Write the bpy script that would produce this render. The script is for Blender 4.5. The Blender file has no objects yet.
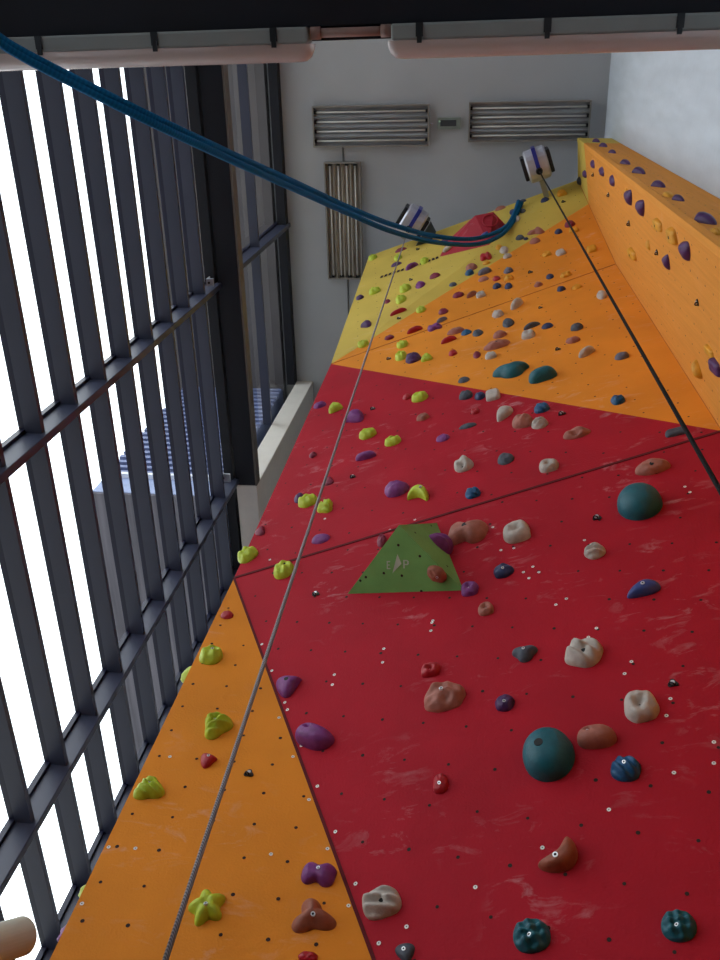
import bpy, math, random
import numpy as np
from mathutils import Vector, Matrix, noise
from mathutils.bvhtree import BVHTree

random.seed(7)
C = bpy.context.scene.collection
W0, H0, F = 720.0, 960.0, 900.0
CAM_Z = 1.6

# ------------------------------------------------------------------ camera frame
def nrm(v): return v / np.linalg.norm(v)
ZC = nrm(np.array([489 - 360, 50 - 480, F]))            # zenith in camera axes (x right, y down, z forward)
YC = np.array([410 - 360, 2340 - 480, F]); YC = nrm(YC - ZC * YC.dot(ZC))
XC = np.cross(YC, ZC)
RWC = np.array([XC, YC, ZC])                            # camera vector -> world vector
CAM = np.array([0, 0, CAM_Z])

def ray(px, py): return RWC @ np.array([px - 360, py - 480, F])
def at_h(px, py, h):                                    # point at height h above the camera
    d = ray(px, py); return CAM + d * (h / d[2])
def at_x(px, py, x): d = ray(px, py); return CAM + d * (x / d[0])
def at_y(px, py, y): d = ray(px, py); return CAM + d * (y / d[1])
def at_d(px, py, dep): return CAM + RWC @ (np.array([px - 360, py - 480, F]) * (dep / F))
def proj(P):
    c = RWC.T @ (np.asarray(P) - CAM); return np.array([360 + F * c[0] / c[2], 480 + F * c[1] / c[2]])
def projn(P):
    c = (np.asarray(P) - CAM) @ RWC; return np.stack([360 + F * c[:, 0] / c[:, 2], 480 + F * c[:, 1] / c[:, 2]], 1)
def depth(P): return float((RWC.T @ (np.asarray(P) - CAM))[2])

cd = bpy.data.cameras.new('camera'); cam = bpy.data.objects.new('camera', cd); C.objects.link(cam)
m = Matrix.Identity(4)
for i in range(3):
    m[i][0] = RWC[i][0]; m[i][1] = -RWC[i][1]; m[i][2] = -RWC[i][2]; m[i][3] = CAM[i]
cam.matrix_world = m
cd.sensor_fit = 'VERTICAL'; cd.sensor_height = 36; cd.lens = F / H0 * 36
cd.clip_start = 0.05; cd.clip_end = 500
bpy.context.scene.camera = cam

# ------------------------------------------------------------------ materials
def lin(c): return tuple((x / 255 / 12.92) if x / 255 <= .04045 else ((x / 255 + .055) / 1.055) ** 2.4 for x in c)
MATS = {}
def mat(name, rgb, rough=.6, metal=0, var=.12, scale=8, bump=0.0, bscale=60, chalk=0, spec=.4, streak=None):
    if name in MATS: return MATS[name]
    M = bpy.data.materials.new(name); M.use_nodes = True; nt = M.node_tree; N = nt.nodes; L = nt.links
    b = N['Principled BSDF']; b.inputs['Roughness'].default_value = rough; b.inputs['Metallic'].default_value = metal
    b.inputs['Specular IOR Level'].default_value = spec
    tc = N.new('ShaderNodeTexCoord'); nz = N.new('ShaderNodeTexNoise'); nz.inputs['Scale'].default_value = scale
    nz.inputs['Detail'].default_value = 5
    vec = tc.outputs['Object']
    if streak:
        mp = N.new('ShaderNodeMapping'); mp.inputs['Scale'].default_value = streak; L.new(vec, mp.inputs['Vector'])
        L.new(mp.outputs[0], nz.inputs['Vector'])
    else: L.new(vec, nz.inputs['Vector'])
    rp = N.new('ShaderNodeValToRGB'); c = lin(rgb)
    rp.color_ramp.elements[0].position = .3; rp.color_ramp.elements[1].position = .7
    rp.color_ramp.elements[0].color = tuple(x * (1 - var) for x in c) + (1,)
    rp.color_ramp.elements[1].color = tuple(min(1, x * (1 + var)) for x in c) + (1,)
    L.new(nz.outputs['Fac'], rp.inputs[0]); out = rp.outputs[0]
    if chalk:
        # scuffs of chalk: stretched noise gated by broad noise
        mp2 = N.new('ShaderNodeMapping'); mp2.inputs['Scale'].default_value = (5, 5, 11); mp2.inputs['Rotation'].default_value = (0, .5, 0)
        L.new(vec, mp2.inputs['Vector'])
        n2 = N.new('ShaderNodeTexNoise'); n2.inputs['Scale'].default_value = 1.0; n2.inputs['Detail'].default_value = 6
        n2.inputs['Roughness'].default_value = .65; n2.inputs['Distortion'].default_value = .8
        L.new(mp2.outputs[0], n2.inputs['Vector'])
        n3 = N.new('ShaderNodeTexNoise'); n3.inputs['Scale'].default_value = 1.7; n3.inputs['Detail'].default_value = 1; L.new(vec, n3.inputs['Vector'])
        r2 = N.new('ShaderNodeMapRange'); r2.inputs[1].default_value = .56; r2.inputs[2].default_value = .74; L.new(n2.outputs['Fac'], r2.inputs[0])
        r3 = N.new('ShaderNodeMapRange'); r3.inputs[1].default_value = .44; r3.inputs[2].default_value = .64; L.new(n3.outputs['Fac'], r3.inputs[0])
        mu = N.new('ShaderNodeMath'); mu.operation = 'MULTIPLY'; L.new(r2.outputs[0], mu.inputs[0]); L.new(r3.outputs[0], mu.inputs[1])
        mu2 = N.new('ShaderNodeMath'); mu2.operation = 'MULTIPLY'; mu2.inputs[1].default_value = chalk; L.new(mu.outputs[0], mu2.inputs[0])
        mx = N.new('ShaderNodeMixRGB'); mx.inputs[2].default_value = lin((225, 205, 210)) + (1,)
        L.new(mu2.outputs[0], mx.inputs[0]); L.new(out, mx.inputs[1]); out = mx.outputs[0]
    L.new(out, b.inputs['Base Color'])
    if bump:
        bn = N.new('ShaderNodeTexNoise'); bn.inputs['Scale'].default_value = bscale; bn.inputs['Detail'].default_value = 3
        L.new(vec, bn.inputs['Vector'])
        bp = N.new('ShaderNodeBump'); bp.inputs['Strength'].default_value = bump; bp.inputs['Distance'].default_value = .01
        L.new(bn.outputs['Fac'], bp.inputs['Height']); L.new(bp.outputs[0], b.inputs['Normal'])
    MATS[name] = M; return M

RED = mat('red_panel_paint', (166, 19, 38), .75, bump=.25, bscale=90, chalk=.28, var=.1, scale=2, spec=.2)
ORANGE = mat('orange_panel_paint', (224, 136, 38), .75, bump=.25, bscale=90, chalk=.25, var=.08, scale=2, spec=.2)
YELLOW = mat('yellow_panel_paint', (202, 174, 80), .75, bump=.25, bscale=90, chalk=.12, var=.08, scale=2, spec=.2)
PILLAR = mat('orange_pillar_paint', (214, 140, 56), .8, bump=.25, bscale=90, chalk=.12, var=.06, scale=3, streak=(14, 14, .5), spec=.2)
HOLE = mat('tnut_hole', (44, 20, 16), .8)
SCREW = mat('screw_head', (235, 228, 225), .4, spec=.6)
GROOVE_R = mat('red_groove', (92, 8, 20), .9)
GROOVE_O = mat('orange_groove', (184, 104, 30), .9)
STEEL = mat('charcoal_steel', (52, 57, 78), .45, var=.06, scale=3, spec=.5)
STEEL2 = mat('dark_beam_steel', (26, 28, 36), .6, var=.06, scale=3, spec=.25)
GASKET = mat('black_gasket', (26, 30, 56), .4)
CEIL = mat('grey_ceiling_paint', (176, 178, 182), .9, var=.04, scale=1.2, bump=.1, bscale=30)
WHITEW = mat('white_wall_paint', (186, 192, 200), .85, var=.07, scale=2.4, bump=.3, bscale=14, streak=(1, 3, .5))
BULK = mat('bulkhead_paint', (216, 212, 206), .85, var=.03)
FLOORM = mat('rubber_floor', (52, 53, 57), .9, bump=.2)
ALU = mat('aluminium', (186, 186, 198), .4, metal=.35, var=.1)
SILVER = mat('bolt_steel', (225, 225, 228), .3, metal=.6, var=.05)
DARK = mat('socket_black', (10, 10, 12), .6)
BLACKP = mat('black_plastic', (18, 18, 24), .45)
HC = {
 'lime': mat('lime_resin', (178, 194, 46), .5, bump=.3, bscale=40, var=.14, scale=20),
 'purple': mat('purple_resin', (120, 50, 120), .5, bump=.3, bscale=60, var=.2, scale=25),
 'violet': mat('dark_purple_resin', (72, 36, 88), .5, bump=.3, bscale=60, var=.2, scale=25),
 'red': mat('red_resin', (164, 18, 34), .42, bump=.2, bscale=60, var=.1),
 'maroon': mat('maroon_resin', (120, 24, 54), .5, bump=.2, bscale=60, var=.15),
 'tan': mat('tan_resin', (162, 100, 86), .6, bump=.3, bscale=60, var=.16, scale=22),
 'brown': mat('brown_resin', (148, 82, 62), .55, bump=.3, bscale=60, var=.16, scale=22),
 'white': mat('chalk_white_resin', (180, 170, 162), .65, bump=.35, bscale=60, var=.14, scale=25),
 'teal': mat('teal_resin', (14, 90, 104), .5, bump=.25, bscale=70, var=.14, scale=18),
 'blue': mat('blue_resin', (20, 80, 124), .5, bump=.3, bscale=60, var=.2, scale=25),
 'royal': mat('royal_blue_resin', (50, 66, 130), .45, bump=.25, bscale=60, var=.15),
 'navy': mat('navy_resin', (36, 44, 84), .5, bump=.3, bscale=60, var=.2),
 'grey': mat('grey_resin', (104, 102, 118), .6, bump=.35, bscale=60, var=.2, scale=25),
 'slate': mat('slate_resin', (70, 76, 88), .6, bump=.35, bscale=60, var=.2, scale=25),
 'gold': mat('gold_resin', (206, 142, 24), .55, bump=.3, bscale=60, var=.16),
 'black': mat('black_resin', (30, 28, 34), .5),
}

# ------------------------------------------------------------------ mesh helpers
def mesh_obj(name, verts, faces, mats, parent=None, midx=None, smooth=False):
    me = bpy.data.meshes.new(name); me.from_pydata([tuple(map(float, v)) for v in verts], [], faces)
    for mm in (mats if isinstance(mats, (list, tuple)) else [mats]): me.materials.append(mm)
    if midx: me.polygons.foreach_set('material_index', midx)
    if smooth: me.polygons.foreach_set('use_smooth', [True] * len(me.polygons))
    me.update()
    o = bpy.data.objects.new(name, me); C.objects.link(o)
    if parent:
        o.parent = parent
        if parent.type == 'EMPTY': o.matrix_parent_inverse = Matrix.Translation(parent.location).inverted()
    return o

class MB:
    def __init__(s): s.v = []; s.f = []; s.m = []
    def add(s, vs, fs, mi=0):
        n = len(s.v); s.v += [tuple(map(float, x)) for x in vs]; s.f += [tuple(i + n for i in f) for f in fs]; s.m += [mi] * len(fs)
    def box(s, lo, hi, mi=0, R=None, T=(0, 0, 0), bev=0):
        x0, y0, z0 = lo; x1, y1, z1 = hi
        vs = [(x0,y0,z0),(x1,y0,z0),(x1,y1,z0),(x0,y1,z0),(x0,y0,z1),(x1,y0,z1),(x1,y1,z1),(x0,y1,z1)]
        if R is not None: vs = [tuple(R @ np.array(v) + np.array(T)) for v in vs]
        s.add(vs, [(0,3,2,1),(4,5,6,7),(0,1,5,4),(1,2,6,5),(2,3,7,6),(3,0,4,7)], mi)
    def cyl(s, p0, p1, r0, r1=None, n=14, mi=0, cap=True):
        p0 = np.array(p0, float); p1 = np.array(p1, float); r1 = r0 if r1 is None else r1
        d = nrm(p1 - p0); a = nrm(np.cross(d, (0, 0, 1) if abs(d[2]) < .9 else (1, 0, 0))); b = np.cross(d, a)
        vs = []
        for p, r in ((p0, r0), (p1, r1)):
            vs += [p + r * (a * math.cos(t) + b * math.sin(t)) for t in [2 * math.pi * k / n for k in range(n)]]
        fs = [(k, (k + 1) % n, n + (k + 1) % n, n + k) for k in range(n)]
        if cap: fs += [tuple(range(n - 1, -1, -1)), tuple(range(n, 2 * n))]
        s.add(vs, fs, mi)
    def disc(s, c, U, V, r, n=8, mi=0):
        s.add([c + r * (U * math.cos(2*math.pi*k/n) + V * math.sin(2*math.pi*k/n)) for k in range(n)], [tuple(range(n))], mi)
    def tube(s, pts, r, n=10, mi=0):
        pts = [np.array(p, float) for p in pts]; k0 = len(pts); vs = []
        a = None
        for i, p in enumerate(pts):
            d = nrm(pts[min(i + 1, k0 - 1)] - pts[max(i - 1, 0)])
            if a is None: a = nrm(np.cross(d, (0.3, 1, 0.2)))
            a = nrm(a - d * a.dot(d)); b = np.cross(d, a)
            rr = r[i] if hasattr(r, '__len__') else r
            vs += [p + rr * (a * math.cos(t) + b * math.sin(t)) for t in [2*math.pi*k/n for k in range(n)]]
        fs = [(i*n+k, i*n+(k+1)%n, (i+1)*n+(k+1)%n, (i+1)*n+k) for i in range(k0-1) for k in range(n)]
        fs += [tuple(range(n-1,-1,-1)), tuple(range((k0-1)*n, k0*n))]
        s.add(vs, fs, mi)
    def build(s, name, mats, parent=None, smooth=False):
        return mesh_obj(name, s.v, s.f, mats, parent, s.m, smooth)

def bevel(o, w, seg=2):
    b = o.modifiers.new('bevel', 'BEVEL'); b.width = w; b.segments = seg; b.limit_method = 'ANGLE'; return o
def tag(o, label=None, cat=None, group=None, kind=None):
    if label: o['label'] = label
    if cat: o['category'] = cat
    if group: o['group'] = group
    if kind: o['kind'] = kind
    return o
def empty(name, loc, label=None, cat=None, group=None, kind=None):
    o = bpy.data.objects.new(name, None); C.objects.link(o); o.location = tuple(map(float, loc)); o.empty_display_size = .1
    return tag(o, label, cat, group, kind)
def catmull(pts, n=10):
    pts = [np.array(p, float) for p in pts]; out = []
    P = [2*pts[0]-pts[1]] + pts + [2*pts[-1]-pts[-2]]
    for i in range(1, len(P)-2):
        for k in range(n):
            t = k/n; a, b, c, d = P[i-1], P[i], P[i+1], P[i+2]
            out.append(.5*((2*b)+(c-a)*t+(2*a-5*b+4*c-d)*t*t+(3*b-a-3*c+d)*t**3))
    out.append(pts[-1]); return out

# ------------------------------------------------------------------ key dimensions
XG = -2.87                                   # inner plane of the window grid
XO = -3.0                                   # glass plane
HCEIL = float(at_x(289, 240, XG)[2] - CAM_Z)
ZCEIL = CAM_Z + HCEIL
HT = HCEIL - .85                             # top of the climbing walls above the camera

# ------------------------------------------------------------------ climbing wall facets
H1 = 5.2
B = at_h(234, 578, H1)
Y0 = B[1]
A = np.array([B[0], B[1], 0.02])
K = at_y(374, 960, Y0); BK = nrm(K - B); Kb = B + BK * ((.02 - B[2]) / BK[2])
Cc = at_h(331, 364, 8.9)
G = at_h(722, 431, 5.62)
S2 = at_h(616, 264, 9.6)
Fp = at_h(588.7, 204, HT * .93)
E = at_h(577.8, 180, HT)
D = at_h(369, 256, HT)
Gb = np.array([G[0] + .02, G[1] + .1, .02])   # foot of the corner
# keep the lower red facet planar: B, G and the crease
def plane(p, q, r):
    n = nrm(np.cross(q - p, r - p))
    if n.dot(CAM - p) < 0: n = -n
    return p, n
pr, nr_ = plane(B, G, Kb)
Gb[1] = pr[1] - (nr_[0]*(Gb[0]-pr[0]) + nr_[2]*(Gb[2]-pr[2])) / nr_[1]

TRIS = []            # (tri verts, normal, panel key) for pixel picking
def facet_basis(N):
    U = nrm(np.cross((0, 0, 1), N)); V = np.cross(N, U)
    if V[2] < 0: V = -V
    return U, V
def inside(p2, poly, inset):
    n = len(poly); s = None
    for i in range(n):
        a = poly[i]; b = poly[(i+1) % n]; e = b - a; L = np.hypot(*e)
        cr = (e[0]*(p2[1]-a[1]) - e[1]*(p2[0]-a[0])) / L
        if s is None: s = 1 if sum((poly[(j+1)%n][0]-poly[j][0])*(poly[(j+1)%n][1]+poly[j][1]) for j in range(n)) < 0 else -1
        if cr*s < inset: return False
    return True

def panel(name, polys, material, parent, key, spacing=.18, rot=0, stagger=False, sx=None, label=None, screws=(), r=.0092):
    """polys: list of planar convex polygons that make one board face (front), extruded back."""
    mb = MB()
    for poly in polys:
        poly = [np.array(p, float) for p in poly]
        o, N = plane(poly[0], poly[1], poly[2])
        n = len(poly); back = [p - N*.045 for p in poly]
        tri_n = np.cross(poly[1]-poly[0], poly[2]-poly[0])
        idx = list(range(n))
        if tri_n.dot(N) < 0: idx.reverse()
        mb.add(poly + back, [tuple(idx), tuple(n + i for i in reversed(idx))] +
               [(idx[(k+1) % n], idx[k], n + idx[k], n + idx[(k+1) % n]) for k in range(n)], 0)
        for k in range(1, n-1): TRIS.append((poly[0], poly[k], poly[k+1], N, key))
        U, V = facet_basis(N)
        c, s = math.cos(rot), math.sin(rot); e1 = U*c + V*s; e2 = -U*s + V*c
        P2 = [np.array([(p-poly[0]).dot(e1), (p-poly[0]).dot(e2)]) for p in poly]
        xs = [p[0] for p in P2]; ys = [p[1] for p in P2]; sx_ = sx or spacing
        j = 0; y = min(ys) + .07
        while y < max(ys):
            x = min(xs) + .06 + (sx_/2 if stagger and j % 2 else 0)
            while x < max(xs):
                if inside(np.array([x, y]), P2, .04):
                    q = poly[0] + e1*x + e2*y
                    if q[2] > .1: mb.disc(q + N*.002, U, V, r*random.uniform(.85, 1.1), 8, 1)
                x += sx_
            y += spacing; j += 1
    for (sx0, sy0) in screws:
        hit = pick(sx0, sy0, keys=(key,))
        if hit:
            P, N, _ = hit; U, V = facet_basis(N)
            mb.disc(P + N*.003, U, V, .0095, 10, 2); mb.disc(P + N*.004, U, V, .003, 6, 1)
    ob = mb.build(name, [material, HOLE, SCREW], parent)
    if label: ob['label'] = label
    return ob

def pick(px, py, keys=None, off=0.0, tri=None):
    d = ray(px, py); best = None
    for t in TRIS:
        if keys and t[4] not in keys: continue
        N = t[3]; den = d.dot(N)
        if abs(den) < 1e-9: continue
        s = (t[0] - CAM).dot(N) / den
        if s <= 0: continue
        P = CAM + d*s
        ok = True
        for i in range(3):
            a, b, c = t[i], t[(i+1) % 3], t[(i+2) % 3]
            e = b - a; w = np.cross(N, e)
            if w.dot(P-a) * w.dot(c-a) < -1e-7: ok = False; break
        if ok and (best is None or s < best[0]): best = (s, P, N, t)
    if best is None: return None
    return best[1], best[2], best[3]

SCREWS_R = [(556,605),(596.5,628.5),(588.5,637.5),(631.5,662),(624.7,674),(670.5,699),(666.5,716),(714,742.5),(714,763.5),(674,773),(609,810),
 (501,550.5),(514,548.5),(493,527.5),(533,567),(523.5,572.5),(539,572.5),(529,578.5),(566.5,599),(685,487),(690,492.5),(584.5,540.5),
 (384,649),(382.7,662.7),(334.5,675),(332.5,685),(285,702.7),(287.5,710),(301.5,746),(317.5,786.5),(335.5,832),(432,623),(262,644.5),(272,671),
 (355.7,884),(406.7,927),(379,943.5),(475.5,887.5),(542.5,848),(433,621),(431,631)]
SCREWS_O = [(327.5,849),(309,800),(271,854.5),(348.5,906),(170,757),(153,793),(108.7,847.5),(135.5,848.7),(82,904),(279,718),(293,757)]
SCREWS_U = [(619,467.5),(519,495.5),(243,575),(270,560),(330,552),(390,530),(415,520),(325,519),(300,430),(262,470)]

wall = empty('climbing_wall', (A + Gb) / 2, 'tall faceted indoor climbing wall of red, orange and yellow boards with bolt holes', 'climbing wall')
rot_r = math.atan2(BK[0], -BK[2])            # boards of the red facet follow the crease
panel('panel', [[A, Kb, B]], ORANGE, wall, 'OL', .198, sx=.2, label='orange lower left board', screws=SCREWS_O)
panel('panel', [[B, Kb, Gb, G]], RED, wall, 'RL', .158, rot=rot_r, stagger=True, sx=.345, label='red lower board', screws=SCREWS_R)
panel('panel', [[B, G, Cc]], RED, wall, 'RU', .19, rot=.25, stagger=True, sx=.4, label='red upper board above the groove', screws=SCREWS_U)
panel('panel', [[Cc, G, S2], [Cc, S2, Fp]], ORANGE, wall, 'OU', .24, rot=.1, sx=.24, label='orange upper board', r=.0075)
panel('panel', [[Cc, Fp, E], [Cc, E, D]], YELLOW, wall, 'YU', .24, rot=.1, sx=.24, label='yellow top board', r=.007)
# return boards along the hidden left edge
for key, seq, mt in (('side_o', [A, B], ORANGE), ('side_r', [B, Cc], RED), ('side_y', [Cc, D], YELLOW)):
    p, q = seq
    bk = np.array([.12, .7, 0]); o = mesh_obj('side_board', [p, q, q + bk, p + bk, p + (.03,.04,0), q + (.03,.04,0), q + bk + (.03,0,0), p + bk + (.03,0,0)],
        [(0,1,2,3),(7,6,5,4),(0,4,5,1),(1,5,6,2),(2,6,7,3),(3,7,4,0)], mt, wall)
def strip(name, p, q, w, material, N, parent):
    d = nrm(q - p); s = nrm(np.cross(d, N)) * w/2; o = N*.004
    return mesh_obj(name, [p - s + o, q - s + o, q + s + o, p + s + o, p - s, q - s, q + s, p + s],
                    [(0,1,2,3),(7,6,5,4),(0,4,5,1),(1,5,6,2),(2,6,7,3),(3,7,4,0)], material, parent)
n1 = plane(B, G, Kb)[1]; n2 = plane(Cc, G, S2)[1]; n0 = plane(A, Kb, B)[1]
strip('seam', B, G, .022, GROOVE_R, nrm(n1 + plane(B, G, Cc)[1]), wall)
strip('seam', Cc, S2, .012, GROOVE_O, n2, wall)
strip('seam', B, Kb, .016, GROOVE_R, n1, wall)
# dashed black lettering line on the yellow board
dm = MB()
for (xa, ya), (xb, yb), k in (((380, 277.6), (405, 269.2), 6), ((419.5, 264.5), (439.5, 257), 5)):
    for i in range(k):
        t0, t1 = (i + .1)/k, (i + .75)/k
        p = pick(xa+(xb-xa)*t0, ya+(yb-ya)*t0, ('YU',)); q = pick(xa+(xb-xa)*t1, ya+(yb-ya)*t1, ('YU',))
        if p and q:
            N = p[1]; d = nrm(q[0]-p[0]); s = nrm(np.cross(d, N))*.045; o = N*.004
            dm.add([p[0]-s+o, q[0]-s+o, q[0]+s+o, p[0]+s+o], [(0,1,2,3)])
dm.build('dashed_marking', HOLE, wall)

# ------------------------------------------------------------------ right hand pillar
Rt = at_h(577.5, 138, HT); XR = Rt[0]; YR = Rt[1]
Rb = at_x(721, 249, XR)
Wt = at_y(612, 137.5, YR); Wt = np.array([Wt[0], YR, Rt[2]])
XW = float(Wt[0])
def ridge(z):
    t = (z - Rt[2]) / (Rb[2] - Rt[2]); return Rt + (Rb - Rt)*t
zf = Fp[2]
Rf = ridge(zf); R2 = ridge(S2[2]); R1 = ridge(G[2]); R0 = ridge(.02)
pil = empty('climbing_pillar', (R0 + np.array([XW, YR, .02]))/2, 'orange climbing pillar with a yellow top, standing in the corner beside the white wall', 'climbing wall')
panel('panel', [[E, Fp, Rf], [E, Rf, Rt]], YELLOW, pil, 'PY', .3, label='yellow top of the side board', r=.007)
panel('panel', [[Fp, S2, R2], [Fp, R2, Rf], [S2, G, R1], [S2, R1, R2], [G, Gb, R0], [G, R0, R1]], PILLAR, pil, 'PO', .2, sx=.2, label='orange side board facing left', r=.007)
def wv(p): return np.array([XW - .003, p[1] + (XW - p[0])*.02, p[2]])
panel('panel', [[Rf, R0, wv(R0)], [Rf, wv(R0), wv(Rf)]], PILLAR, pil, 'PF', .2, sx=.2, label='orange front board', r=.007)
panel('panel', [[Rt, Rf, wv(Rf)], [Rt, wv(Rf), wv(Rt)]], YELLOW, pil, 'PG', .3, label='yellow top of the front board', r=.007)
strip('seam', E, Fp, .02, GROOVE_O, plane(E, Fp, Rf)[1], pil)
strip('seam', Fp, S2, .014, GROOVE_O, plane(Fp, S2, R2)[1], pil)
strip('seam', S2, G, .012, GROOVE_O, plane(S2, G, R1)[1], pil)

# ------------------------------------------------------------------ volumes (plywood features)
def offset_pt(px, py, d, keys, hit=None):
    P, N, t = hit or pick(px, py, keys); r = ray(px, py)
    s = (t[0] + N*d - CAM).dot(N) / r.dot(N); return CAM + r*s, N
def volume(name, label, group, base, tops, faces, material, key, parts_label=None, cat='climbing volume'):
    pts = []
    for (x, y) in base:
        P, N, _ = pick(x, y); pts.append(P - N*.004)
    for (x, y, d) in tops: pts.append(offset_pt(x, y, d, None, pick(*base[-1]))[0])
    N0 = pick(*base[0])[1]
    e = empty(name, pts[0], label, cat, group)
    mb = MB()
    ctr = sum(pts)/len(pts)
    for f in faces:
        n = np.cross(pts[f[1]]-pts[f[0]], pts[f[2]]-pts[f[0]])
        if n.dot(pts[f[0]]-ctr) < 0: f = tuple(reversed(f))
        mb.add([pts[i] for i in f], [tuple(range(len(f)))])
    body = mb.build('body', material, e)
    return e, pts, body
GREEN = mat('green_volume_paint', (112, 168, 92), .7, bump=.25, bscale=80, var=.1, scale=6)
gv, gp, gbody = volume('climbing_volume', 'large green three-sided pyramid volume with pale letters, bolted below the groove on the red wall', 'climbing volumes',
    [(347, 594), (437, 522.5), (464, 590.5)], [(399, 525, .4)], [(0, 3, 2), (1, 2, 3), (0, 1, 3), (0, 2, 1)], GREEN, 'GV')
# true picking faces of the volume
TRIS_V = []
for f in ((0, 3, 2), (1, 2, 3)):
    o, N = plane(gp[f[0]], gp[f[1]], gp[f[2]]); TRIS.append((gp[f[0]], gp[f[1]], gp[f[2]], N, 'GV%d' % f[0]))
LOGO = mat('pale_lettering', (176, 190, 172), .7)
lm = MB()
def vq(poly, key):
    P = []
    for (x, y) in poly:
        h = pick(x, y, (key,)); P.append(h[0] + h[1]*.003)
    lm.add(P, [tuple(range(len(P)))])
for poly in ([(386.8,560.8),(387.9,560.8),(388.1,569),(387.0,569)], [(387.0,560.8),(390.4,560.8),(390.4,562),(387.0,562)],
             [(387,564.2),(389.8,564.2),(389.8,565.4),(387,565.4)], [(387,567.8),(390.6,567.8),(390.6,569),(387,569)],
             [(397.6,553.8),(401.6,563.4),(392.6,573.2)],
             [(403.4,559.8),(404.7,559.8),(404.9,568.2),(403.6,568.2)], [(404,559.8),(407.6,559.8),(407.9,561),(404,561)],
             [(407.3,560.2),(408.9,561),(408.9,564),(407.5,564.9)], [(404,563.7),(407.6,563.7),(407.6,564.9),(404,564.9)]):
    vq(poly, 'GV0')
lm.build('lettering', LOGO, gv)
hm = MB()
for x, y, k in ((360.5,580.5,'GV0'),(384,573,'GV0'),(398.5,545,'GV0'),(402,575.5,'GV0'),(366,577,'GV0'),(415,533,'GV1'),(447,566.5,'GV1'),(431,526,'GV1'),(421.5,591,'GV0'),(420,556,'GV0')):
    h = pick(x, y, (k,))
    if h:
        U, V = facet_basis(h[1]); hm.disc(h[0] + h[1]*.003, U, V, .009, 8)
hm.build('bolt_hole', HOLE, gv)['kind'] = 'stuff'
REDV = mat('red_volume_paint', (160, 22, 44), .7, bump=.25, bscale=60, chalk=.35, var=.14, scale=3)
rv, rp_, rbody = volume('climbing_volume', 'large red faceted volume near the top edge of the yellow board', 'climbing volumes',
    [(439, 257), (448, 240), (496, 233), (507, 226), (489, 245)], [(475, 215.5, .3), (493.5, 212, .26)],
    [(0, 1, 5), (0, 5, 4), (5, 6, 4), (4, 6, 3), (1, 2, 6, 5), (2, 3, 6), (0, 4, 3, 2, 1)], REDV, 'RV')
for f in ((0, 5, 4), (5, 6, 4), (4, 6, 3)):
    o, N = plane(rp_[f[0]], rp_[f[1]], rp_[f[2]]); TRIS.append((rp_[f[0]], rp_[f[1]], rp_[f[2]], N, 'RV'))
# raised ring on the red volume
h = pick(490, 221, ('RV',)); U, V = facet_basis(h[1]); rm = MB()
ringpts = [h[0] + h[1]*.01 + .09*(U*math.cos(t) + V*math.sin(t)) for t in [2*math.pi*k/20 for k in range(21)]]
rm.tube(ringpts, .008, 6); rm.build('ring', REDV, rv, True)

# ------------------------------------------------------------------ climbing holds
KIND = {  # outline exponent, profile p, q, depth ratio, noise, ridges(freq, amp, angle), pocket(u, v, size, depth), wedge, lobes(n, amp), bend
 'dome':   dict(p=2.4, q=2.2, kc=.95, nz=.015),
 'pebble': dict(p=2.6, q=1.7, kc=.8, nz=.16),
 'jug':    dict(p=3.0, q=1.6, kc=.95, nz=.12, rid=(8, .09, .5), poc=(.05, .35, .3, .45), wedge=.3),
 'fan':    dict(p=2.4, q=1.6, kc=.9, nz=.08, rid=(14, .2, 1.2), poc=(.0, .2, .25, .45), lob=(3, .18)),
 'star':   dict(p=2.2, q=1.5, kc=.8, nz=.05, lob=(5, .2), poc=(0, 0, .22, .3)),
 'edge':   dict(p=3.2, q=1.5, kc=.8, nz=.08, wedge=.5),
 'pill':   dict(ex=2.6, p=3, q=1.8, kc=.8, nz=.03, poc=(-.35, .25, .14, .4), asp=.6),
 'lobes':  dict(ex=3.2, p=3.2, q=1.6, kc=.75, nz=.08, waist=.38, rid=(5, .1, 0)),
 'flare':  dict(p=1.6, q=1.3, kc=.8, nz=.1, lob=(3, .3), rid=(5, .08, .3)),
 'face':   dict(ex=2.6, p=3, q=1.3, kc=.8, nz=.3, wedge=.2, rid=(4, .1, .9)),
 'pocket': dict(ex=2.8, p=4, q=1.6, kc=.85, nz=.14, poc=(0, .0, .3, .6), wedge=.15),
 'groove': dict(ex=3.0, p=4.5, q=1.5, kc=.7, nz=.05, rid=(9, .3, 1.1), poc=(.1, .05, .2, .6)),
 'ripple': dict(ex=2.4, p=3, q=1.7, kc=.8, nz=.04, rid=(10, .24, .9)),
 'weave':  dict(ex=2.2, p=2.6, q=1.8, kc=.75, nz=.03, rid=(11, .14, .3), rid2=(11, .14, 1.85)),
 'cres':   dict(ex=2.8, p=2.8, q=1.8, kc=.8, nz=.03, bend=.6),
 'tri':    dict(ex=2.1, p=2.4, q=1.7, kc=.85, nz=.04, lob=(3, .2), ph=-math.pi/2),
 'sliver': dict(ex=2.5, p=2.6, q=1.7, kc=.8, nz=.06, asp=.42),
 'pear':   dict(ex=2.1, p=2.3, q=1.8, kc=.6, nz=.03, pear=.5, asp=.62),
 'wedge':  dict(ex=3.5, p=7, q=1.3, kc=.9, nz=.04, wedge=.55),
 'block':  dict(ex=5, p=8, q=1.4, kc=.8, nz=.04, wedge=.35),
 'tear':   dict(ex=2.1, p=2.2, q=1.7, kc=.8, nz=.05, pear=-.85),
 'layer':  dict(p=2.0, q=1.5, kc=1.2, nz=.02, rid=(7, .12, 1.57)),
 'arch':   dict(p=2.6, q=1.5, kc=.85, nz=.08, lob=(2, .1), rid=(6, .15, .1), poc=(0, -.5, .3, .6)),
}
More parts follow.
